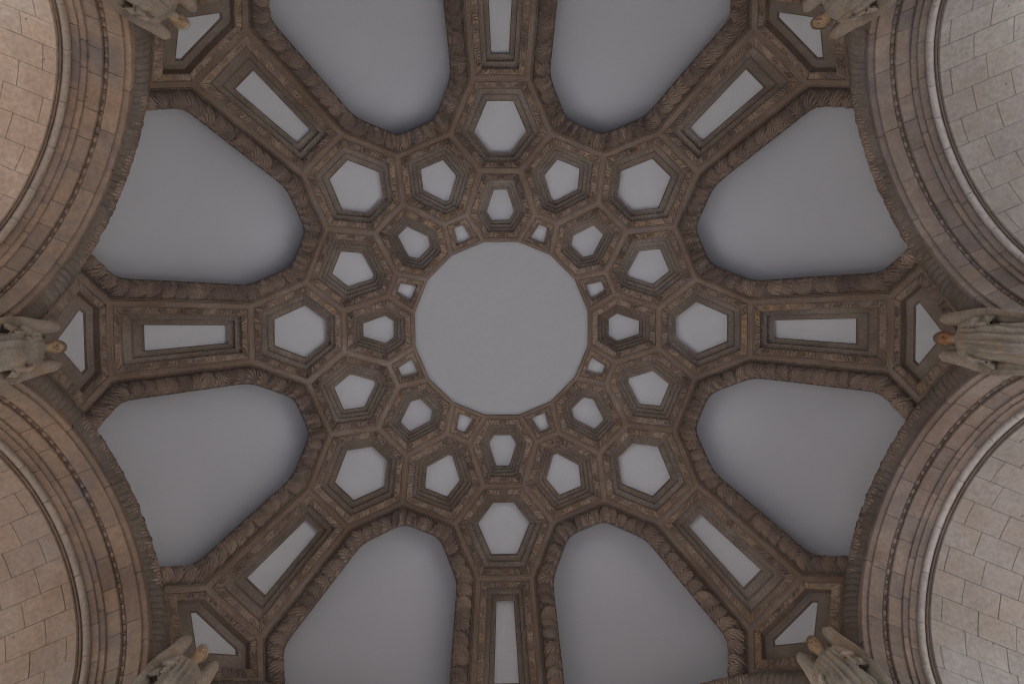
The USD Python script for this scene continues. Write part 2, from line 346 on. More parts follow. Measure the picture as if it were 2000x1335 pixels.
rv = lambda k, base, sgn: sph(V[k][0], base + sgn * V[k][1])
where = ['right', 'upper right', 'top', 'upper left', 'left', 'lower left', 'bottom', 'lower right']
for i in range(8):
    b = 45 * i
    # small hexagon, big hexagon, long coffer, spandrel coffer
    coffer('hexagonal_coffer', [rv(0, b, -1), rv(0, b, 1), rv(1, b, 1), rv(2, b, 1), rv(2, b, -1), rv(1, b, -1)], spread(hexlevels(3, .90, .80), [1.0, .82, .82, .88, .82, .82]), tilt=7, seed=i)
    coffer('large_hexagonal_coffer', [rv(2, b, -1), rv(2, b, 1), rv(3, b, 1), rv(4, b, 1), rv(4, b, -1), rv(3, b, -1)], hexlevels(2, .84, .78), tilt=5, seed=20 + i)
    lv = []
    for kind, d, dep in hexlevels(2, .80, .74):
        s0 = F_ + .27
        ein, eout = (d, d) if d < s0 else (s0 + (d - s0) * 1.7, s0 + (d - s0) * 1.75)
        lv.append((kind, [ein * 1.05, d, eout * 1.1, d], dep))
    coffer('long_coffer', [rv(4, b, -1), rv(4, b, 1), rv(5, b, 1), rv(5, b, -1)], lv, tilt=9.5, seed=40 + i)
    # spandrel: edges V5-,V5+ | V5+,V6+ | V6+,V7 | V7,V6- | V6-,V5-
    E = lambda a, s_, l: [a, s_, l, l, s_]
    tl = [('fillet', E(.085, .09, .16), 0), ('fillet', E(.105, .11, .20), .02), ('wall', E(.11, .12, .21), .05), ('border', E(.28, .32, .56), .08), ('wall', E(.285, .33, .60), .36),
          ('step', E(.50, .56, 1.17), .40), ('wall', E(.51, .59, 1.27), .52)]
    coffer('spandrel_coffer', [rv(5, b, -1), rv(5, b, 1), rv(6, b, 1), sph(*V[7][:1], b), rv(6, b, -1)], tl, normal=True, plain=True, seed=60 + i)
    c = b + 22.5
    q = lambda k, sgn: sph(V[k][0], c + sgn * (22.5 - V[k][1]))
    coffer('small_square_coffer', [q(0, -1), q(0, 1), q(1, 1), q(1, -1)],
           [('fillet', .07, 0), ('fillet', .09, .02), ('wall', .095, .05), ('border', .27, .10), ('wall', .275, .17), ('step', [.29, .345, .29, .345], .18), ('wall', [.295, .35, .295, .35], .32)], tilt=5, seed=80 + i)
    dark = i == 6
    coffer('pentagonal_coffer', [q(1, -1), q(1, 1), q(2, 1), q(3, 1), q(3, -1), q(2, -1)], hexlevels(3, .84, .82), tilt=7, seed=100 + i,
           mat_step='step_dark' if dark else 'step', label='dark stained pentagonal coffer below the central disc' if dark else None)

# central disc
dc = Cell([sph(V[0][0], 11.25 + 22.5 * k) for k in range(16)], 0)
mb = MB()
r1 = inset(dc.p, np.full(16, .02)); r2 = inset(dc.p, np.full(16, .03))
loft(mb, dc, dc.p, r1, 0, .0, 1); loft(mb, dc, r1, r2, 0, .16, 1)
rim = mb.emit('disc_rim', M['fillet'], dome)
mb = MB(); k = np.linspace(0, 1, 12)[:, None, None]
mb.grid(dc.at(r2[None] * (1 - k), .16), close=True)
tag(mb.emit('central_disc', M['disc'], dome, smooth=True), 'plain white sixteen-sided disc at the crown of the dome')
mb = MB(); k = np.linspace(0, 2 * np.pi, 17)[:-1]
mb.grid(np.array([dc.at(np.c_[r * np.cos(k), r * np.sin(k)], .16 - h) for r, h in ((.001, .02), (.022, .02), (.03, .012), (.032, -.01))]), close=True)
mb.emit('centre_fixing', M['edge_cool'], dome)

# ------------------------------------------------------------------ garlands round the large panels
def leaf_mesh(mapfn, u0, W=.40, L=.86, v0=1.03, n=9, nr=9, hump=.07, seed=0, skew=0.0):
    """Acanthus fan: fluted lobes spreading from a point on the edge v0 towards v0 - L; mapfn(u, v, h) places it."""
    r_ = np.random.default_rng(seed)
    nph = n * 6 + 1
    ph = np.linspace(-1, 1, nph)
    rho = np.linspace(.06, 1, nr)
    PH, RO = np.meshgrid(ph, rho)
    ridge = np.abs(np.cos(n * np.pi / 2 * PH)) ** .42
    rmax = (.80 + .20 * ridge) * (1 - .22 * np.abs(PH) ** 2.5)
    rr = RO * rmax
    ang = PH * R_(86) * (1 + .18 * (RO - .5))
    curl = .18 * np.sign(PH) * np.abs(PH) ** 2 * RO ** 2
    x = W * rr * np.sin(ang) * (1 + .22 * np.cos(ang)) + skew * W * rr ** 2
    y = rr * np.cos(ang * .93) * L - curl * .35
    h = hump * (.05 + .95 * ridge) * sm(0, .35, RO) * (1 - .55 * sm(.72, 1.0, RO)) + .035 * np.sin(np.pi * np.clip(RO, 0, 1)) * (1 - np.abs(PH)) + .03 * (1 - sm(.0, .25, RO))
    h = np.where(RO > .985, -.02, h)
    h = h * r_.uniform(.8, 1.2) + .02 * (noise(np.stack([x * 9 + u0 * 3, y * 9, 0 * x], -1), seed) - .5)
    return mapfn(u0 + x, v0 - y, h), gridfaces(nr, nph)

def rosette(mapfn, u0, v0, r=.075, seed=0):
    a = np.linspace(0, 2 * np.pi, 25)[:-1]; k = np.array([0, .35, .7, 1.0])
    Aa, K = np.meshgrid(a, k)
    rad = K * r * (.78 + .22 * np.abs(np.cos(2.5 * Aa)))
    h = np.where(K < .1, .075, np.where(K < .5, .035, .055)) * np.where(K > .95, 0, 1)
    return mapfn(u0 + rad * np.cos(Aa), v0 + rad * np.sin(Aa) * 1.3, h), gridfaces(4, 24, True)

def scroll(mapfn, u0, v0, s=1, seed=0):
    t = np.linspace(0, 1, 22); a = t * 3.6 * np.pi
    rad = .03 + .10 * (1 - t) ** 1.1
    px = u0 + s * rad * np.cos(a); py = v0 + rad * np.sin(a) * 1.25
    w = .026 * (1.1 - .4 * t)
    off = np.array([-1, -.5, .5, 1]); hh = np.array([-.01, .085, .085, -.01])
    P = np.stack([mapfn(px + s * np.cos(a) * w * o, py + np.sin(a) * w * o * 1.25, np.full(22, q)) for o, q in zip(off, hh)], 1)
    return P, gridfaces(22, 4)

GW0, GW1 = .13, .80
class Garland:
    """Band along an open polyline of the panel's cell: u metres along the rib, v 0 at the rib .. 1 at the white panel."""
    def __init__(s, cell, pts):
        s.cell = cell; p = np.array(pts)
        e = np.diff(p, axis=0); L = np.linalg.norm(e, axis=1); e = e / L[:, None]
        nr = np.c_[-e[:, 1], e[:, 0]]
        cen = p.mean(0)
        if np.sum(nr[len(nr) // 2] * (cen - p[len(nr) // 2])) < 0: nr = -nr
        mit = [nr[0]]
        for a, b in zip(nr[:-1], nr[1:]):
            m = (a + b) / np.linalg.norm(a + b); mit.append(m / max(m @ a, .35))
        mit.append(nr[-1])
        s.p, s.m, s.cum = p, np.array(mit), np.r_[0, np.cumsum(L)]
        s.len = s.cum[-1]
        # the edge towards the panel is rounded off: offset curve, smoothed along its length
        s.ur = np.linspace(0, s.len, 400)
        raw = s.sharp(s.ur, np.full(400, GW1)); k = np.exp(-.5 * (np.arange(-90, 91) * (s.len / 399) / .34) ** 2); k /= k.sum()
        pad = np.concatenate([2 * raw[:1] - raw[90:0:-1], raw, 2 * raw[-1:] - raw[-2:-92:-1]])
        s.round = np.stack([np.convolve(pad[:, q], k, 'valid') for q in (0, 1)], -1)
    def xy(s, u, d):
        u = np.asarray(u, float); d = np.asarray(d, float) + 0 * u
        rib = s.sharp(u, np.minimum(d, .14))
        uc = np.clip(u, 0, s.len)
        edge = np.stack([np.interp(uc, s.ur, s.round[:, q]) for q in (0, 1)], -1)
        k = np.maximum(d - .14, 0) / (GW1 - .14)
        base = s.sharp(u, np.full(u.shape, .14))
        e = edge + (s.sharp(u, np.full(u.shape, .14)) - s.sharp(uc, np.full(u.shape, .14)))
        return rib + (e - base) * k[..., None]
    def sharp(s, u, d):
        u = np.asarray(u, float)
        uc = np.clip(u, 0, s.len)
        i = np.clip(np.searchsorted(s.cum, uc, 'right') - 1, 0, len(s.cum) - 2)
        t = ((uc - s.cum[i]) / (s.cum[i + 1] - s.cum[i]))[..., None]
        base = s.p[i] * (1 - t) + s.p[i + 1] * t; m = s.m[i] * (1 - t) + s.m[i + 1] * t
        e = (s.p[i + 1] - s.p[i]) / (s.cum[i + 1] - s.cum[i])[..., None]
        return base + m * np.asarray(d)[..., None] + e * (u - uc)[..., None]
    def __call__(s, u, v, h):
        u, v, h = np.broadcast_arrays(u, v, h)
        vb = np.clip(v, 0, 1)
        bulge = .26 * np.sin(np.pi * np.clip(vb * .96 + .02, 0, 1)) ** .7 - .03 - .20 * np.exp(-vb / .05)
        ang_out = np.clip(v - 1, 0, .3)
        dep = -(bulge + h) + ang_out * 1.0
        return s.cell.at(s.xy(u, GW0 + (GW1 - GW0) * v + h * .12 * (vb - .4)), dep)

# plan of the panel on the side of its arch: the cable's upper edge, seen on the sphere
def cable_edge(c, th, Rr=5.98, A=A0 + .05):
    a = R_(c); n_ = np.array([np.cos(a), np.sin(a), 0]); t_ = np.array([-n_[1], n_[0], 0])
    th = R_(np.asarray(th, float))[..., None]
    return n_ * A + t_ * Rr * np.sin(th) + np.array([0, 0, 1.0]) * (ZC + Rr * np.cos(th))

nleaf = 0
for i in range(8):
    c = 22.5 + 45 * i
    # ---- the white panel itself: a smooth piece of a larger sphere
    az = np.linspace(-21.8, 21.8, 29)
    RR = RS + .90
    a_, p_ = np.zeros((31, 29)), np.zeros((31, 29))
    for k, x_ in enumerate(az):
        pp = np.linspace(29, 82, 531); aa = R_(x_ * np.interp(pp, [29, 45, 60, 82], [.78, .86, .93, 1])); rp = R_(pp)
        lat, hgt = RR * np.sin(rp) * np.sin(aa), ZS + RR * np.cos(rp) - ZC
        hit = np.nonzero(np.hypot(lat, np.maximum(hgt, 0)) < 5.5)[0]
        top = pp[hit[0]] if len(hit) else 82
        q_ = np.linspace(29, top, 31)
        p_[:, k] = R_(q_); a_[:, k] = R_(c) + R_(x_ * np.interp(q_, [29, 45, 60, 82], [.78, .86, .93, 1]))
    P = C0 + RR * np.stack([np.sin(p_) * np.cos(a_), np.sin(p_) * np.sin(a_), np.cos(p_)], -1)
    emit('white_panel', P.reshape(-1, 3), gridfaces(31, 29), M['panel'], dome, smooth=True)
    # ---- garland
    q = lambda k, sgn: sph(V[k][0], c + sgn * (22.5 - V[k][1]))
    foot = lambda sgn: sph(70.3, c + sgn * (22.5 - 10.6))
    dirs = [foot(-1), q(6, -1), q(5, -1), q(4, -1), q(3, -1), q(3, 1), q(4, 1), q(5, 1), q(6, 1), foot(1)]
    cell = Cell(dirs, normal=True)
    g = Garland(cell, cell.p)
    fil = MB()
    nu = int(g.len / .25); uu = np.unique(np.r_[np.linspace(0, g.len, nu), g.cum])
    D_ = [(0, 0), (.055, 0), (.064, .035), (.105, .035), (.112, .08), (.135, .24)]
    fil.grid(np.stack([cell.at(g.xy(uu, np.full(len(uu), d)), dep) for d, dep in D_], 1))
    gp = fil.emit('leaf_garland', M['fillet'], dome, smooth=30)
    # pearl string beside the fillet
    us = np.linspace(0, g.len, int(g.len / .028)); pm = MB()
    hb = np.abs(np.sin(us * np.pi / .135)) ** .6 * (.5 + .8 * noise(np.stack([us * 2, 0 * us, 0 * us + i], -1), 2))
    pm.grid(np.stack([cell.at(g.xy(us, np.full(len(us), d)), .07 - hb * k_) for d, k_ in ((.115, 0), (.135, .06), (.16, .06), (.18, 0))], 1))
    tag(pm.emit('pearl_string', M['fillet'], gp, smooth=40), kind='stuff')
    # ground of the band, and the deep reveal behind it
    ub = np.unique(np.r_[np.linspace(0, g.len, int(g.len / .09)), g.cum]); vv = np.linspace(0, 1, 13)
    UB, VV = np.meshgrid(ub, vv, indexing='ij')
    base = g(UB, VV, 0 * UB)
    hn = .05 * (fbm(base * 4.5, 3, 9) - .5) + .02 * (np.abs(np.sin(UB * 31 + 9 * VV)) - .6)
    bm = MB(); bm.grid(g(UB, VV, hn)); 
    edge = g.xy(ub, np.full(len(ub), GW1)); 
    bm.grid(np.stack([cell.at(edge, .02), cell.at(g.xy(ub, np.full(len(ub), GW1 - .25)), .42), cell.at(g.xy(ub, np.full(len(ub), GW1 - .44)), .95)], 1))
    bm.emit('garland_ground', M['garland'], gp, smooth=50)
    # leaves: one folded over each corner, the rest spaced evenly along the straights
    spots = []
    for k in range(1, len(g.cum) - 1): spots.append((g.cum[k], 1))
    for k in range(len(g.cum) - 1):
        Ls = g.cum[k + 1] - g.cum[k]
        m = max(0, int(round(Ls / .50)) - 1)
        for t in range(m): spots.append((g.cum[k] + Ls * (t + 1) / (m + 1), 0))
    spots.sort()
    for k, (u0, corner) in enumerate(spots):
        sd = 1000 * i + k
        v, f = leaf_mesh(g, u0, W=.325 if not corner else .38, L=.86 + .10 * random.random(), v0=.965, n=random.choice([7, 9, 9, 11]), hump=.15 if not corner else .16, seed=sd, skew=random.uniform(-.6, .6))
        emit('leaf', v.reshape(-1, 3), f, M['leaf'], gp, smooth=50); nleaf += 1
        if k + 1 < len(spots):
            um = .5 * (u0 + spots[k + 1][0])
            if spots[k + 1][0] - u0 > .3:
                v, f = rosette(g, um, .2, seed=sd); emit('rosette', v.reshape(-1, 3), f, M['fillet'], gp, smooth=40)
                v, f = scroll(g, um, .80, 1 if k % 2 else -1); emit('scroll', v.reshape(-1, 3), f, M['leaf'], gp, smooth=60)

    # ---- the reeded cable over the arch
    a = R_(c); n_ = np.array([np.cos(a), np.sin(a), 0]); t_ = np.array([-n_[1], n_[0], 0]); zz = np.array([0, 0, 1.0])
    RCAB, TUB, ACAB = 5.61, .385, A0 + .19
    def cab(u, v, h, n_=n_, t_=t_):
        u, v, h = np.broadcast_arrays(u, v, h)
        th = u / RCAB; psi = R_(-110 + 190 * v); r = TUB + h
        rad = RCAB + r * np.sin(psi); dep = ACAB - r * np.cos(psi)
        return n_ * dep[..., None] + t_ * (rad * np.sin(th))[..., None] + zz * (ZC + rad * np.cos(th))[..., None]
    half = R_(74) * RCAB
    us = np.linspace(-half, half, int(2 * half / .026)); vs = np.linspace(-.05, 1.15, 15)
    US, VS = np.meshgrid(us, vs, indexing='ij')
    big = np.abs(np.sin(US * np.pi / .21)) ** .45; small = np.abs(np.sin(US * np.pi / .07))
    hh = .07 * np.abs(np.sin(US * np.pi / .52)) ** .6 * sm(.70, .85, VS) + .04 * big * (.7 + .6 * noise(np.stack([np.floor(US / .21) * 7.3, 0 * US, 0 * US + i], -1), 8)) + .014 * small + .03 * (noise(np.stack([US * 3.7, VS * 2, 0 * US + i], -1), 4) - .5)
    cm = MB(); cm.grid(cab(US, VS, hh))
    cp = cm.emit('cable_moulding', M['cable'], dome, smooth=60)
    lim = 27; m = 15
    for k in range(m):
        u0 = R_(-lim + 2 * lim * k / (m - 1)) * RCAB
        v, f = leaf_mesh(cab, u0, W=.28, L=.46, v0=.82, n=7, nr=8, hump=.045, seed=5000 + 100 * i + k, skew=random.uniform(-.3, .3))
        emit('leaf', v.reshape(-1, 3), f, M['leaf'], cp, smooth=50)
        if k + 1 < m:
            um = u0 + R_(lim / (m - 1)) * RCAB
            v, f = rosette(cab, um, .82, r=.07); emit('rosette', v.reshape(-1, 3), f, M['leaf'], cp, smooth=40)

# ------------------------------------------------------------------ arches
PROFILE = [  # band name, outer R, inner R, from, to (distance from the axis), mean stone length
    ('fillet_stone', 5.10, 5.00, 12.46, 12.66, 2.6),
    ('band_stone', 5.02, 4.94, 12.62, 13.06, 1.5),
    ('bead_bed', 5.02, 4.965, 13.06, 13.22, 1.9),
    ('fascia_stone', 4.96, 4.85, 13.20, 13.62, .85),
    ('inner_fascia_stone', 4.92, 4.79, 13.615, 13.80, 1.1),
    ('reveal_stone', 4.86, 4.74, 13.79, 14.03, 1.0),
]
ASOF = 18.9
def sector(n_, t_, th0, th1, prof, seg):
    """A stone of an arch: the open section prof [(R, A)...] swept from th0 to th1, with end faces."""
    th = np.linspace(th0, th1, seg + 1); zz = np.array([0, 0, 1.0])
    P = np.array([[n_ * A + t_ * R * np.sin(t) + zz * (ZC + R * np.cos(t)) for R, A in prof] for t in th])
    mb = MB(); mb.grid(P)
    for e in (0, -1):
        m = len(prof)
        mb.add(P[e], np.array([[0, k, k + 1] for k in range(1, m - 1)]))
    return mb

def split(length, mean, r_, a0, a1):
    x = [a0]; 
    while x[-1] < a1: x.append(x[-1] + mean / length * r_.uniform(.75, 1.25))
    x[-1] = a1
    if len(x) > 2 and x[-1] - x[-2] < .4 * mean / length: x.pop(-2)
    return x

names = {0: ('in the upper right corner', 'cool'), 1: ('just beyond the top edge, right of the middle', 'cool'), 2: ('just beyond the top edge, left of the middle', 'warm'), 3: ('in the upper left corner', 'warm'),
         4: ('in the lower left corner', 'brown'), 5: ('just beyond the bottom edge, left of the middle', 'warm'), 6: ('just beyond the bottom edge, right of the middle', 'cool'), 7: ('in the lower right corner', 'cool')}  # brown: the ochre stone with the lower-left shade painted in
for i in range(8):
    c = 22.5 + 45 * i; a = R_(c); r_ = np.random.default_rng(50 + i)
    n_ = np.array([np.cos(a), np.sin(a), 0]); t_ = np.array([-n_[1], n_[0], 0])
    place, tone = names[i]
    ar = xform('stone_arch')
    tag(ar, f'{dict(warm="ochre", cool="pinkish grey", brown="shade-tinted ochre")[tone]} stone arch with stepped mouldings {place}', 'arch', 'stone arches carrying the dome')
    TH = R_(86)
    body = MB()
    Pb = [(5.35, 12.52), (5.13, 12.5), (5.045, 12.60), (4.985, 12.68), (4.985, 13.05), (5.03, 13.07), (5.03, 13.19), (4.895, 13.24), (4.895, 13.60), (4.83, 13.65), (4.83, 13.79), (4.785, 13.82), (4.785, 14.02), (4.74, 14.05), (4.74, 14.30), (4.555, 14.33), (4.555, ASOF), (5.2, ASOF)]
    body.grid(np.array([[n_ * A + t_ * R * np.sin(t) + np.array([0, 0, ZC + R * np.cos(t)]) for R, A in Pb] for t in np.linspace(-TH, TH, 61)]))
    body.emit('mortar_bed', M['joint'], ar, smooth=20)
    for bn, Ro, Ri, A1, A2, ln in PROFILE:
        x = split(Ri, ln, r_, -TH, TH)
        g_ = .009 / Ri
        for s0, s1 in zip(x[:-1], x[1:]):
            j = r_.uniform(-.004, .004)
            ch = .016
            if bn == 'bead_bed': prof = [(Ri - .01, A1), (Ri + .015, A1 + .03), (Ri + .015, A2 - .03), (Ri - .01, A2)]
            elif bn == 'fillet_stone': prof = [(5.34, A1 + .02), (Ro + .02, A1), (Ri + .05, A1 - .02), (Ri + .01, A1), (Ri, A1 + .04), (Ri, A2 - ch), (Ri + ch, A2), (Ro, A2)]
            else: prof = [(Ro, A1), (Ri + ch, A1), (Ri + j, A1 + ch), (Ri + j, A2 - ch * .4), (Ro, A2)]
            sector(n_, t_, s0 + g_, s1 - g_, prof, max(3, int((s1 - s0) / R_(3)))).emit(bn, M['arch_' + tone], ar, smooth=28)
    # edge roll and the groove behind it
    x = split(4.6, 1.25, r_, -TH, TH)
    for s0, s1 in zip(x[:-1], x[1:]):
        roll = [(4.80, 14.03), (4.66, 14.03)] + [(4.60 + .07 - .07 * np.sin(k), 14.12 - .09 * np.cos(k)) for k in np.linspace(.2, np.pi - .3, 6)] + [(4.66, 14.23), (4.74, 14.25)]
        sector(n_, t_, s0 + .0018, s1 - .0018, roll, max(3, int((s1 - s0) / R_(2.5)))).emit('edge_roll', M['edge_' + tone], ar, smooth=40)
    # thin second roll
    th = np.linspace(-TH, TH, 90); rr = [(4.70, 14.25)] + [(4.62 - .03 * np.sin(k), 14.275 - .028 * np.cos(k)) for k in np.linspace(0, np.pi, 5)] + [(4.70, 14.305)]
    mb = MB(); mb.grid(np.array([[n_ * A + t_ * R * np.sin(t) + np.array([0, 0, ZC + R * np.cos(t)]) for R, A in rr] for t in th]))
    mb.emit('inner_roll', M['arch_' + tone], ar, smooth=50)
    # beads and reels
    reels = MB(); per = .32; nb = int(2 * TH * 4.99 / per)
    sp = trimesh.creation.icosphere(subdivisions=1)
    for k in range(nb):
        th0 = -TH + (k + .5) * per / 4.99
        def put(vx, th0=th0):
            # vx: along the arch, depth, outwards
            th_ = th0 + vx[:, 0] / 4.97; R_q = 4.975 + vx[:, 2]
            return n_ * (13.14 + vx[:, 1])[:, None] + t_ * (R_q * np.sin(th_))[:, None] + np.array([0, 0, 1.0]) * (ZC + R_q * np.cos(th_))[:, None]
        s_ = np.array([.105, .072, .06]) * r_.uniform(.85, 1.08)
        emit('bead', put(sp.vertices * s_), sp.faces, M['arch_' + tone], ar, smooth=True)
        for o in (-.03, .03):
            reels.add(put(sp.vertices * [.022, .07, .07] + [per / 2 + o, 0, 0]), sp.faces)
    tag(reels.emit('reel_string', M['arch_' + tone], ar, smooth=True), kind='stuff')
    # soffit: courses along the barrel, staggered joints
    ncs = 18; edges = np.linspace(-TH, TH, ncs + 1)
    for k in range(ncs):
        x = [14.31]
        first = (.38 if k % 2 else .98) + r_.uniform(-.14, .14)
        while x[-1] < ASOF: x.append(x[-1] + (first if len(x) == 1 else 1.22 + r_.uniform(-.12, .12)))
        x[-1] = ASOF
        g_ = .0045
        for s0, s1 in zip(x[:-1], x[1:]):
            if s1 - s0 < .1: continue
            j = r_.uniform(-.006, .006); Ri = 4.515 + j; ch = .012
            prof = [(4.62, s0 + g_), (Ri + ch, s0 + g_), (Ri, s0 + g_ + ch), (Ri, s1 - g_ - ch), (Ri + ch, s1 - g_), (4.62, s1 - g_)]
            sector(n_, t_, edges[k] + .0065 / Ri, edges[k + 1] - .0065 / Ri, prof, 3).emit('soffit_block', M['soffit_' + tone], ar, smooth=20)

# ------------------------------------------------------------------ the rest of the rotunda: piers, outer shell, ground
def octa(ap, z0, z1, rot=0):
    r = ap / np.cos(np.pi / 8)
    cs = manifold3d.CrossSection([[(r * np.cos(np.pi / 4 * k), r * np.sin(np.pi / 4 * k)) for k in range(8)]])
    return manifold3d.Manifold.extrude(cs, z1 - z0).translate([0, 0, z0])
GZ = -1.6
man = octa(ASOF + .05, GZ, 33) + manifold3d.Manifold.sphere(17.2, 96).translate([0, 0, ZS]).trim_by_plane([0, 0, 1], 25.0)
cav = octa(A0 + .3, GZ - 1, 27.5) + manifold3d.Manifold.sphere(RS + 1.9, 96).translate([0, 0, ZS]).trim_by_plane([0, 0, 1], 25.2)
man = man - cav
for i in range(8):
    bar = manifold3d.Manifold.cylinder(30, 4.72, 4.72, 96).rotate([0, 90, 0]).translate([2, 0, ZC])
    slot = manifold3d.Manifold.cube([30, 9.1, ZC - GZ + 1]).translate([2, -4.55, GZ - 1])
    face = manifold3d.Manifold.cylinder(2.2, 5.3, 5.3, 96).rotate([0, 90, 0]).translate([12.2, 0, ZC]).trim_by_plane([0, 0, 1], ZC)
    man = man - (bar + slot + face).rotate([0, 0, 22.5 + 45 * i])
mm = man.to_mesh()
tag(emit('rotunda_wall', mm.vert_properties[:, :3], mm.tri_verts, M['shell'], smooth=25), 'plain brown concrete piers and outer wall of the rotunda', 'wall', kind='structure')
n = 64; a = np.linspace(0, 2 * np.pi, n, endpoint=False)
rad = [0, 10, 20, 45]
mb = MB(); mb.grid(np.array([[[r * np.cos(t), r * np.sin(t), GZ] for t in a] for r in rad]), close=True)
tag(mb.emit('paved_floor', M['ground']), 'pale paved floor under and around the rotunda', 'pavement', kind='structure')
mb = MB(); mb.grid(np.array([[[r * np.cos(t), r * np.sin(t), GZ - .02] for t in a] for r in [40, 100, 400, 3000]]), close=True)
tag(mb.emit('ground', M['lawn']), 'flat ground stretching away from the rotunda', 'ground', kind='structure')

# ------------------------------------------------------------------ statues
def head_uv(n=40, m=28):
    """Head as a displaced ellipsoid, centre at the origin, facing +y: returns grid (m rows from the chin side up, n around)."""
    la = np.linspace(-np.pi / 2, np.pi / 2, m)[:, None]; lo = np.linspace(-np.pi, np.pi, n, endpoint=False)[None, :]
    x = np.cos(la) * np.sin(lo); y = np.cos(la) * np.cos(lo); z = np.sin(la) + 0 * lo
    return np.stack([x, y, z], -1)

def statue(ang, label, headmat, hairmat, yaw=0.0, nod=0.5, lean=0.0, seed=0, R0=12.38, spread=1.0):
    a = R_(ang); fr = -np.array([np.cos(a), np.sin(a), 0]); lt = np.array([-fr[1], fr[0], 0]); zz = np.array([0, 0, 1.0])
    Z0 = 19.3; o = -fr * R0 + zz * Z0
    W = lambda p: o + p[..., :1] * lt + p[..., 1:2] * fr + (p[..., 2:3] + .7 * np.clip(p[..., 2:3] / 1.8, 0, 1)) * zz
    st = xform('angel_statue'); tag(st, label, 'statue', 'angel statues between the arches')
    # robed body, neck and head: one continuous surface
    zs = np.r_[np.linspace(0, 3.1, 44), np.linspace(3.14, 3.42, 9)]
    kz = [0, .5, 1.2, 2.0, 2.35, 2.8, 3.05, 3.2, 3.3, 3.36, 3.42]
    rx = np.interp(zs, kz, [.50, .45, .40, .37, .36, .385, .405, .405, .37, .22, .13])
    ry = np.interp(zs, kz, [.42, .37, .32, .28, .24, .22, .19, .165, .145, .135, .125])
    n = 96; t = np.linspace(0, 2 * np.pi, n, endpoint=False)
    T, Z = np.meshgrid(t, zs)
    fold = (.045 * np.abs(np.sin(7 * T + .35 * np.sin(2.2 * Z + seed))) ** .8 + .02 * np.sin(15 * T + 1.3 * Z + seed) + .02 * np.sin(4 * T + 2.7 * Z))
    fold = fold * np.interp(Z, [0, 1.8, 2.5, 3.05, 3.25], [1.7, 1.45, 1.1, .6, .1]) - .02
    sup = 1 / (np.abs(np.cos(T)) ** 3 + np.abs(np.sin(T)) ** 3) ** (1 / 3)
    sup = 1 + (sup - 1) * np.interp(Z, [0, 2, 3, 3.3], [.3, .6, 1, 0])
    X = (rx[:, None] * sup + fold) * np.cos(T); Y = (ry[:, None] * sup + fold) * np.sin(T) + lean * sm(1.5, 3.4, Z)
    body = np.stack([X, Y, Z], -1)
    # over-garment hem: a step across the thighs
    hem = sm(.02, -.02, Z - (1.15 + .18 * np.sin(2 * T + seed)))
    body[..., :2] *= (1 + .07 * (1 - hem) * sm(2.6, 1.8, Z))[..., None]
    # neck rows then the head
    hd = head_uv(96, 30)
    x, y, z = hd[..., 0], hd[..., 1], hd[..., 2]
    front = np.clip(y, 0, 1)
    wid = .172 * (1 - .16 * sm(0, -1, z))
    hx = x * wid; hy = y * .215; hz = z * .27
    nose = np.exp(-(x / .13) ** 2) * sm(.35, -.12, z) * sm(-.30, -.20, z) * front ** 2
    eye = np.exp(-((np.abs(x) - .36) / .16) ** 2 - ((z - .10) / .10) ** 2) * front
    brow = np.exp(-((np.abs(x) - .34) / .26) ** 2 - ((z - .26) / .07) ** 2) * front
    mouth = np.exp(-(x / .24) ** 2 - ((z + .46) / .05) ** 2) * front
    lips = np.exp(-(x / .22) ** 2 - ((np.abs(z + .46) - .075) / .04) ** 2) * front
    chin = np.exp(-(x / .3) ** 2 - ((z + .78) / .14) ** 2) * front
    ear = np.exp(-((np.abs(x) - .98) / .1) ** 2 - ((z + .02) / .2) ** 2)
    hy = hy + .10 * nose - .085 * eye + .03 * brow - .055 * mouth + .025 * lips + .025 * chin
    hx = hx * (1 + .10 * ear)
    H = np.stack([hx, hy, hz], -1)
    cn, sn = np.cos(-nod * .85), np.sin(-nod * .85); cyw, syw = np.cos(yaw), np.sin(yaw)
    def turn(p):
        p = p @ np.array([[1, 0, 0], [0, cn, -sn], [0, sn, cn]]).T
        p = p @ np.array([[cyw, -syw, 0], [syw, cyw, 0], [0, 0, 1]]).T
        return p + np.array([0, .10 + lean, 3.82])
    H = turn(H)
    # order: body columns run by angle t from +x to +y; the head's by lo from the back, so re-index the head to t
    lo = np.linspace(-np.pi, np.pi, 96, endpoint=False); want = np.pi / 2 - t
    idx = np.round((((want + np.pi) % (2 * np.pi)) / (2 * np.pi)) * 96).astype(int) % 96
    H = H[:, idx]
    neck = [body[-1] * (1 - k) + (H[7] * .0 + np.stack([.125 * np.cos(t), .12 * np.sin(t) + .07 * k + lean, np.full(n, 3.42 + .20 * k)], -1)) * k for k in (.5, 1.0)]
    rows = np.concatenate([np.concatenate([body[:1] * [0, 0, 1], body]), np.stack(neck), H[6:]])
    fig = MB(); fig.grid(W(rows), close=True)
    # arms: sleeves hanging from the shoulders, hands laid against the robe
    parts = []
    mf = lambda p, r, sc=(1, 1, 1): manifold3d.Manifold.sphere(r, 20).scale(sc).translate(list(map(float, p)))
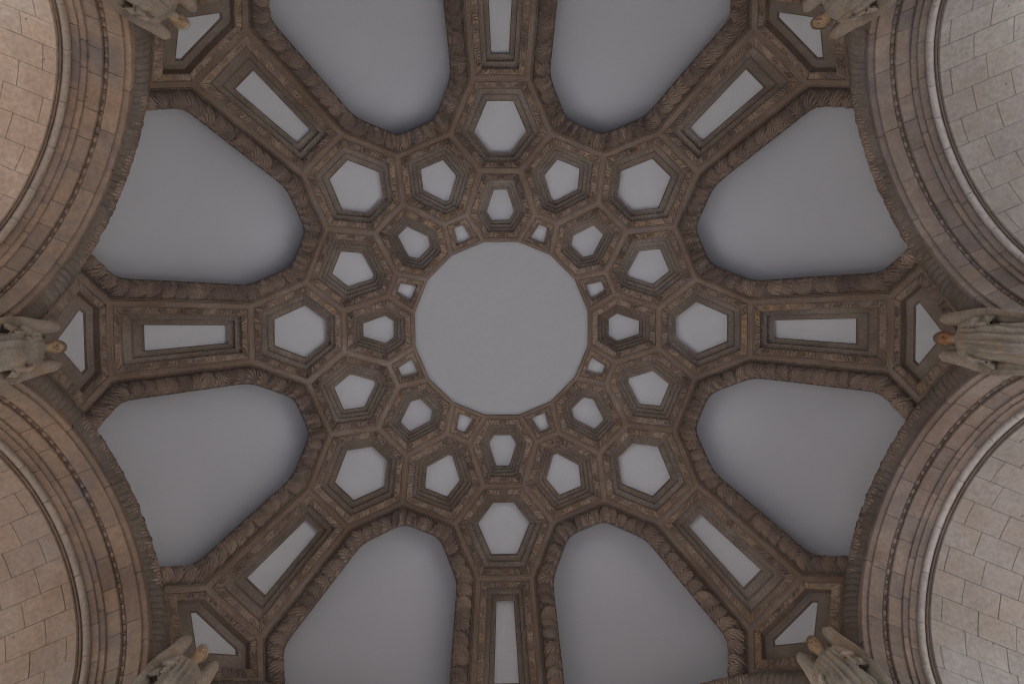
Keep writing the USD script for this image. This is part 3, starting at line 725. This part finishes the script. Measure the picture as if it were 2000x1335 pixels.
    for s in (-1, 1):
        sh, el, wr = np.array([s * .33, 0 + lean, 3.14]), np.array([s * .50, -.02 + lean * .6, 2.52]), np.array([s * .44, .30, 2.18])
        hand = wr + np.array([-s * .04, .12, -.06])
        chain = [(sh, .135), (el, .125), (wr, .085)]
        for (p0, r0), (p1, r1) in zip(chain[:-1], chain[1:]):
            parts.append(manifold3d.Manifold.batch_hull([mf(p0, r0), mf(p1, r1)]))
        parts.append(manifold3d.Manifold.batch_hull([mf(wr, .055), mf(hand, .05, (1, 1, .6))]))
        fdir = np.array([-s * .25, .75, -.6]); fdir /= np.linalg.norm(fdir); side = np.array([1, 0, 0])
        for fk, ln in zip((-1.5, -.5, .5, 1.5), (.10, .125, .13, .11)):
            b0 = hand + side * fk * .032; b1 = b0 + fdir * ln * .6; b2 = b1 + (fdir + np.array([0, -.5, -.6])) * ln * .4
            parts.append(manifold3d.Manifold.batch_hull([mf(b0, .017), mf(b1, .015)])); parts.append(manifold3d.Manifold.batch_hull([mf(b1, .015), mf(b2, .012)]))
        b0 = hand + np.array([-s * .05, -.02, .02]); b1 = b0 + np.array([-s * .05, .06, -.02]); parts.append(manifold3d.Manifold.batch_hull([mf(b0, .02), mf(b1, .015)]))
    arms = manifold3d.Manifold.batch_boolean(parts, manifold3d.OpType.Add).refine_to_length(.05).to_mesh()
    av = trimesh.Trimesh(arms.vert_properties[:, :3], arms.tri_verts)
    trimesh.smoothing.filter_taubin(av, iterations=4)
    fig.add(W(np.asarray(av.vertices)), av.faces)
    fp = fig.emit('figure', M['statue'], st, smooth=55)
    # stained face and neck: the stone itself, as thin a coat as the weathering is
    skin = np.concatenate([np.stack(neck), H[6:]])
    cen = np.array([0, .10 + lean, 3.74])
    skin = cen + (skin - cen) * 1.012
    sk = MB(); sk.grid(W(skin), close=True); sk.emit('head', M[headmat], st, smooth=60)
    # hair: a parted cap with waves and a knot at the nape
    hr = head_uv(64, 26); x, y, z = hr[..., 0], hr[..., 1], hr[..., 2]
    line = z + .9 * np.clip(-y, -.25, 1) + .12 * np.abs(x)
    wave = .010 * np.sin(26 * np.arctan2(z, y + 1e-6) + 9 * np.abs(x)) + .012 * noise(hr * 6, seed)
    k = np.where(line > .50, 1.17, .90) + wave * 4 * (line > .5)
    Hh = np.stack([x * .172, y * .215 - .012, z * .27 + .012], -1) * k[..., None]
    hm = MB(); hm.grid(W(turn(Hh)), close=True)
    kn = trimesh.creation.icosphere(subdivisions=2); kv = kn.vertices * [.09, .08, .085] + [0, -.23, -.02]
    hm.add(W(turn(kv)), kn.faces)
    hm.emit('hair', M[hairmat], st, smooth=60)
    # sleeve drapery hanging from each forearm
    for s in (-1, 1):
        q = np.linspace(0, 1, 9)[:, None]; w = np.linspace(0, 1, 26)[None, :]
        px = s * (.47 + .12 * np.sin(2 * np.pi * w * 1.0) * (.3 + q) + .05 * q) + .03 * np.sin(9 * w * np.pi) * q
        py = -.12 + .42 * w + .05 * np.sin(6 * np.pi * w) * q + 0 * q
        pz = 2.62 - .38 * w - q * (.62 + .18 * np.sin(3 * np.pi * w))
        Pq = np.stack([px + 0 * q, py + 0 * q, pz], -1)
        inn = Pq - np.array([s * .05, 0, 0])
        ring = np.concatenate([Pq, inn[:, ::-1]], 1)
        ring = np.concatenate([ring.mean(1, keepdims=True).repeat(52, 1)[:1], ring, ring.mean(1, keepdims=True).repeat(52, 1)[-1:]])
        mb = MB(); mb.grid(W(ring), close=True); mb.emit('sleeve', M['statue'], st, smooth=50)
    # wings: thick leaves behind the shoulders, rounded top, rows of feathers
    for s in (-1, 1):
        zq = np.linspace(0, 1, 60); 
        zt = .25 + 3.98 * zq
        outer = np.interp(zt, [.25, .8, 1.6, 2.4, 3.0, 3.4, 3.75, 4.0, 4.15, 4.23], [.55, .74, .84, .86, .83, .785, .735, .705, .70, .67]) * spread
        inner = np.interp(zt, [.25, 1.6, 2.6, 3.1, 3.45, 3.8, 4.1, 4.23], [.18, .20, .24, .31, .35, .345, .34, .36])
        w = np.linspace(0, 1, 15)
        xx = inner[:, None] + (outer - inner)[:, None] * w[None]
        ZT = zt[:, None] + 0 * w[None]
        lead = sm(2.5, 3.6, ZT)                          # thick rounded leading edge at the top
        th = (.05 + .14 * lead) * np.sqrt(np.clip(1 - (2 * w[None] - 1) ** 2, 0, 1)) + .012
        mid = -.36 + .10 * lead + .24 * (w[None] ** 2) * sm(3.6, 1.5, ZT) + .12 * sm(3.3, 4.2, ZT)
        row = ZT - .22 * np.abs(w[None] - .45)
        feat = np.where(ZT > 2.3, .035 * np.abs(np.sin(row * np.pi / .16)) ** .7, .05 * np.abs(np.sin(w[None] * np.pi * 4.5)) ** .6 + .02 * ((row * 1.6) % 1))
        fro = np.stack([s * xx, mid + th + feat, ZT], -1); bak = np.stack([s * xx, mid - th * .8, ZT], -1)
        ring = np.concatenate([fro, bak[:, ::-1]], 1)
        cap0 = ring[:1].mean(1, keepdims=True).repeat(30, 1); cap1 = ring[-1:].mean(1, keepdims=True).repeat(30, 1)
        mb = MB(); mb.grid(W(np.concatenate([cap0, ring, cap1])), close=True)
        mb.emit('wing', M['wing'], st, smooth=40)
    mb = MB(); pl = manifold3d.Manifold.cube([1.2, 1.0, .25], True).translate([0, -.15, -.125]).to_mesh()
    mb.add(W(pl.vert_properties[:, :3]), pl.tri_verts); mb.emit('plinth', M['statue'], st)
    # the column it stands on
    prof = [(0, GZ), (1.05, GZ), (1.05, GZ + .5), (.9, GZ + .6), (.95, GZ + .8), (.78, GZ + 1), (.75, 8), (.60, 16.8), (.66, 16.9), (.62, 17.0), (.66, 17.6), (.74, 18.5), (.80, 18.6), (.80, 19.04), (0, 19.04)]
    t = np.linspace(0, 2 * np.pi, 48, endpoint=False)
    P = np.array([[[r * (1 - .04 * (abs(math.sin(12 * q_)) if 1 < z_ < 16.8 else 0)) * math.cos(q_), r * math.sin(q_) - .35, z_ - Z0] for q_ in t] for r, z_ in prof])
    mb = MB(); mb.grid(o + P[..., :1] * lt + P[..., 1:2] * fr + P[..., 2:3] * zz, close=True)
    col = mb.emit('column', M['shell'], smooth=30)
    tag(col, f'round stone column carrying the {label.split(" beside ")[0]}', 'column', 'columns under the angel statues')

statue(0, 'grey winged angel statue with a dark orange head beside the right edge', 'head_orange', 'hair_brown', yaw=.0, nod=.9, seed=1, R0=12.3)
statue(45, 'grey winged angel statue with an ochre head beside the upper right arch', 'head_ochre', 'hair_brown', yaw=.5, nod=.8, seed=2, R0=12.34)
statue(135, 'grey winged angel statue with a pale ringed ochre head beside the upper left arch', 'head_ochre', 'hair_pale', yaw=-.4, nod=.8, seed=3, R0=12.38)
statue(180, 'grey winged angel statue with a yellowish head beside the left edge', 'head_ochre', 'hair_brown', yaw=.05, nod=.9, seed=4, R0=12.36)
statue(225, 'grey winged angel statue with a yellow ochre head beside the lower left arch', 'head_ochre', 'hair_pale', yaw=-.3, nod=.5, seed=5, R0=12.2)
statue(315, 'grey winged angel statue with a tilted ochre head beside the lower right arch', 'head_ochre', 'hair_brown', yaw=.35, nod=.5, seed=6, R0=12.29)
print('leaves', nleaf)
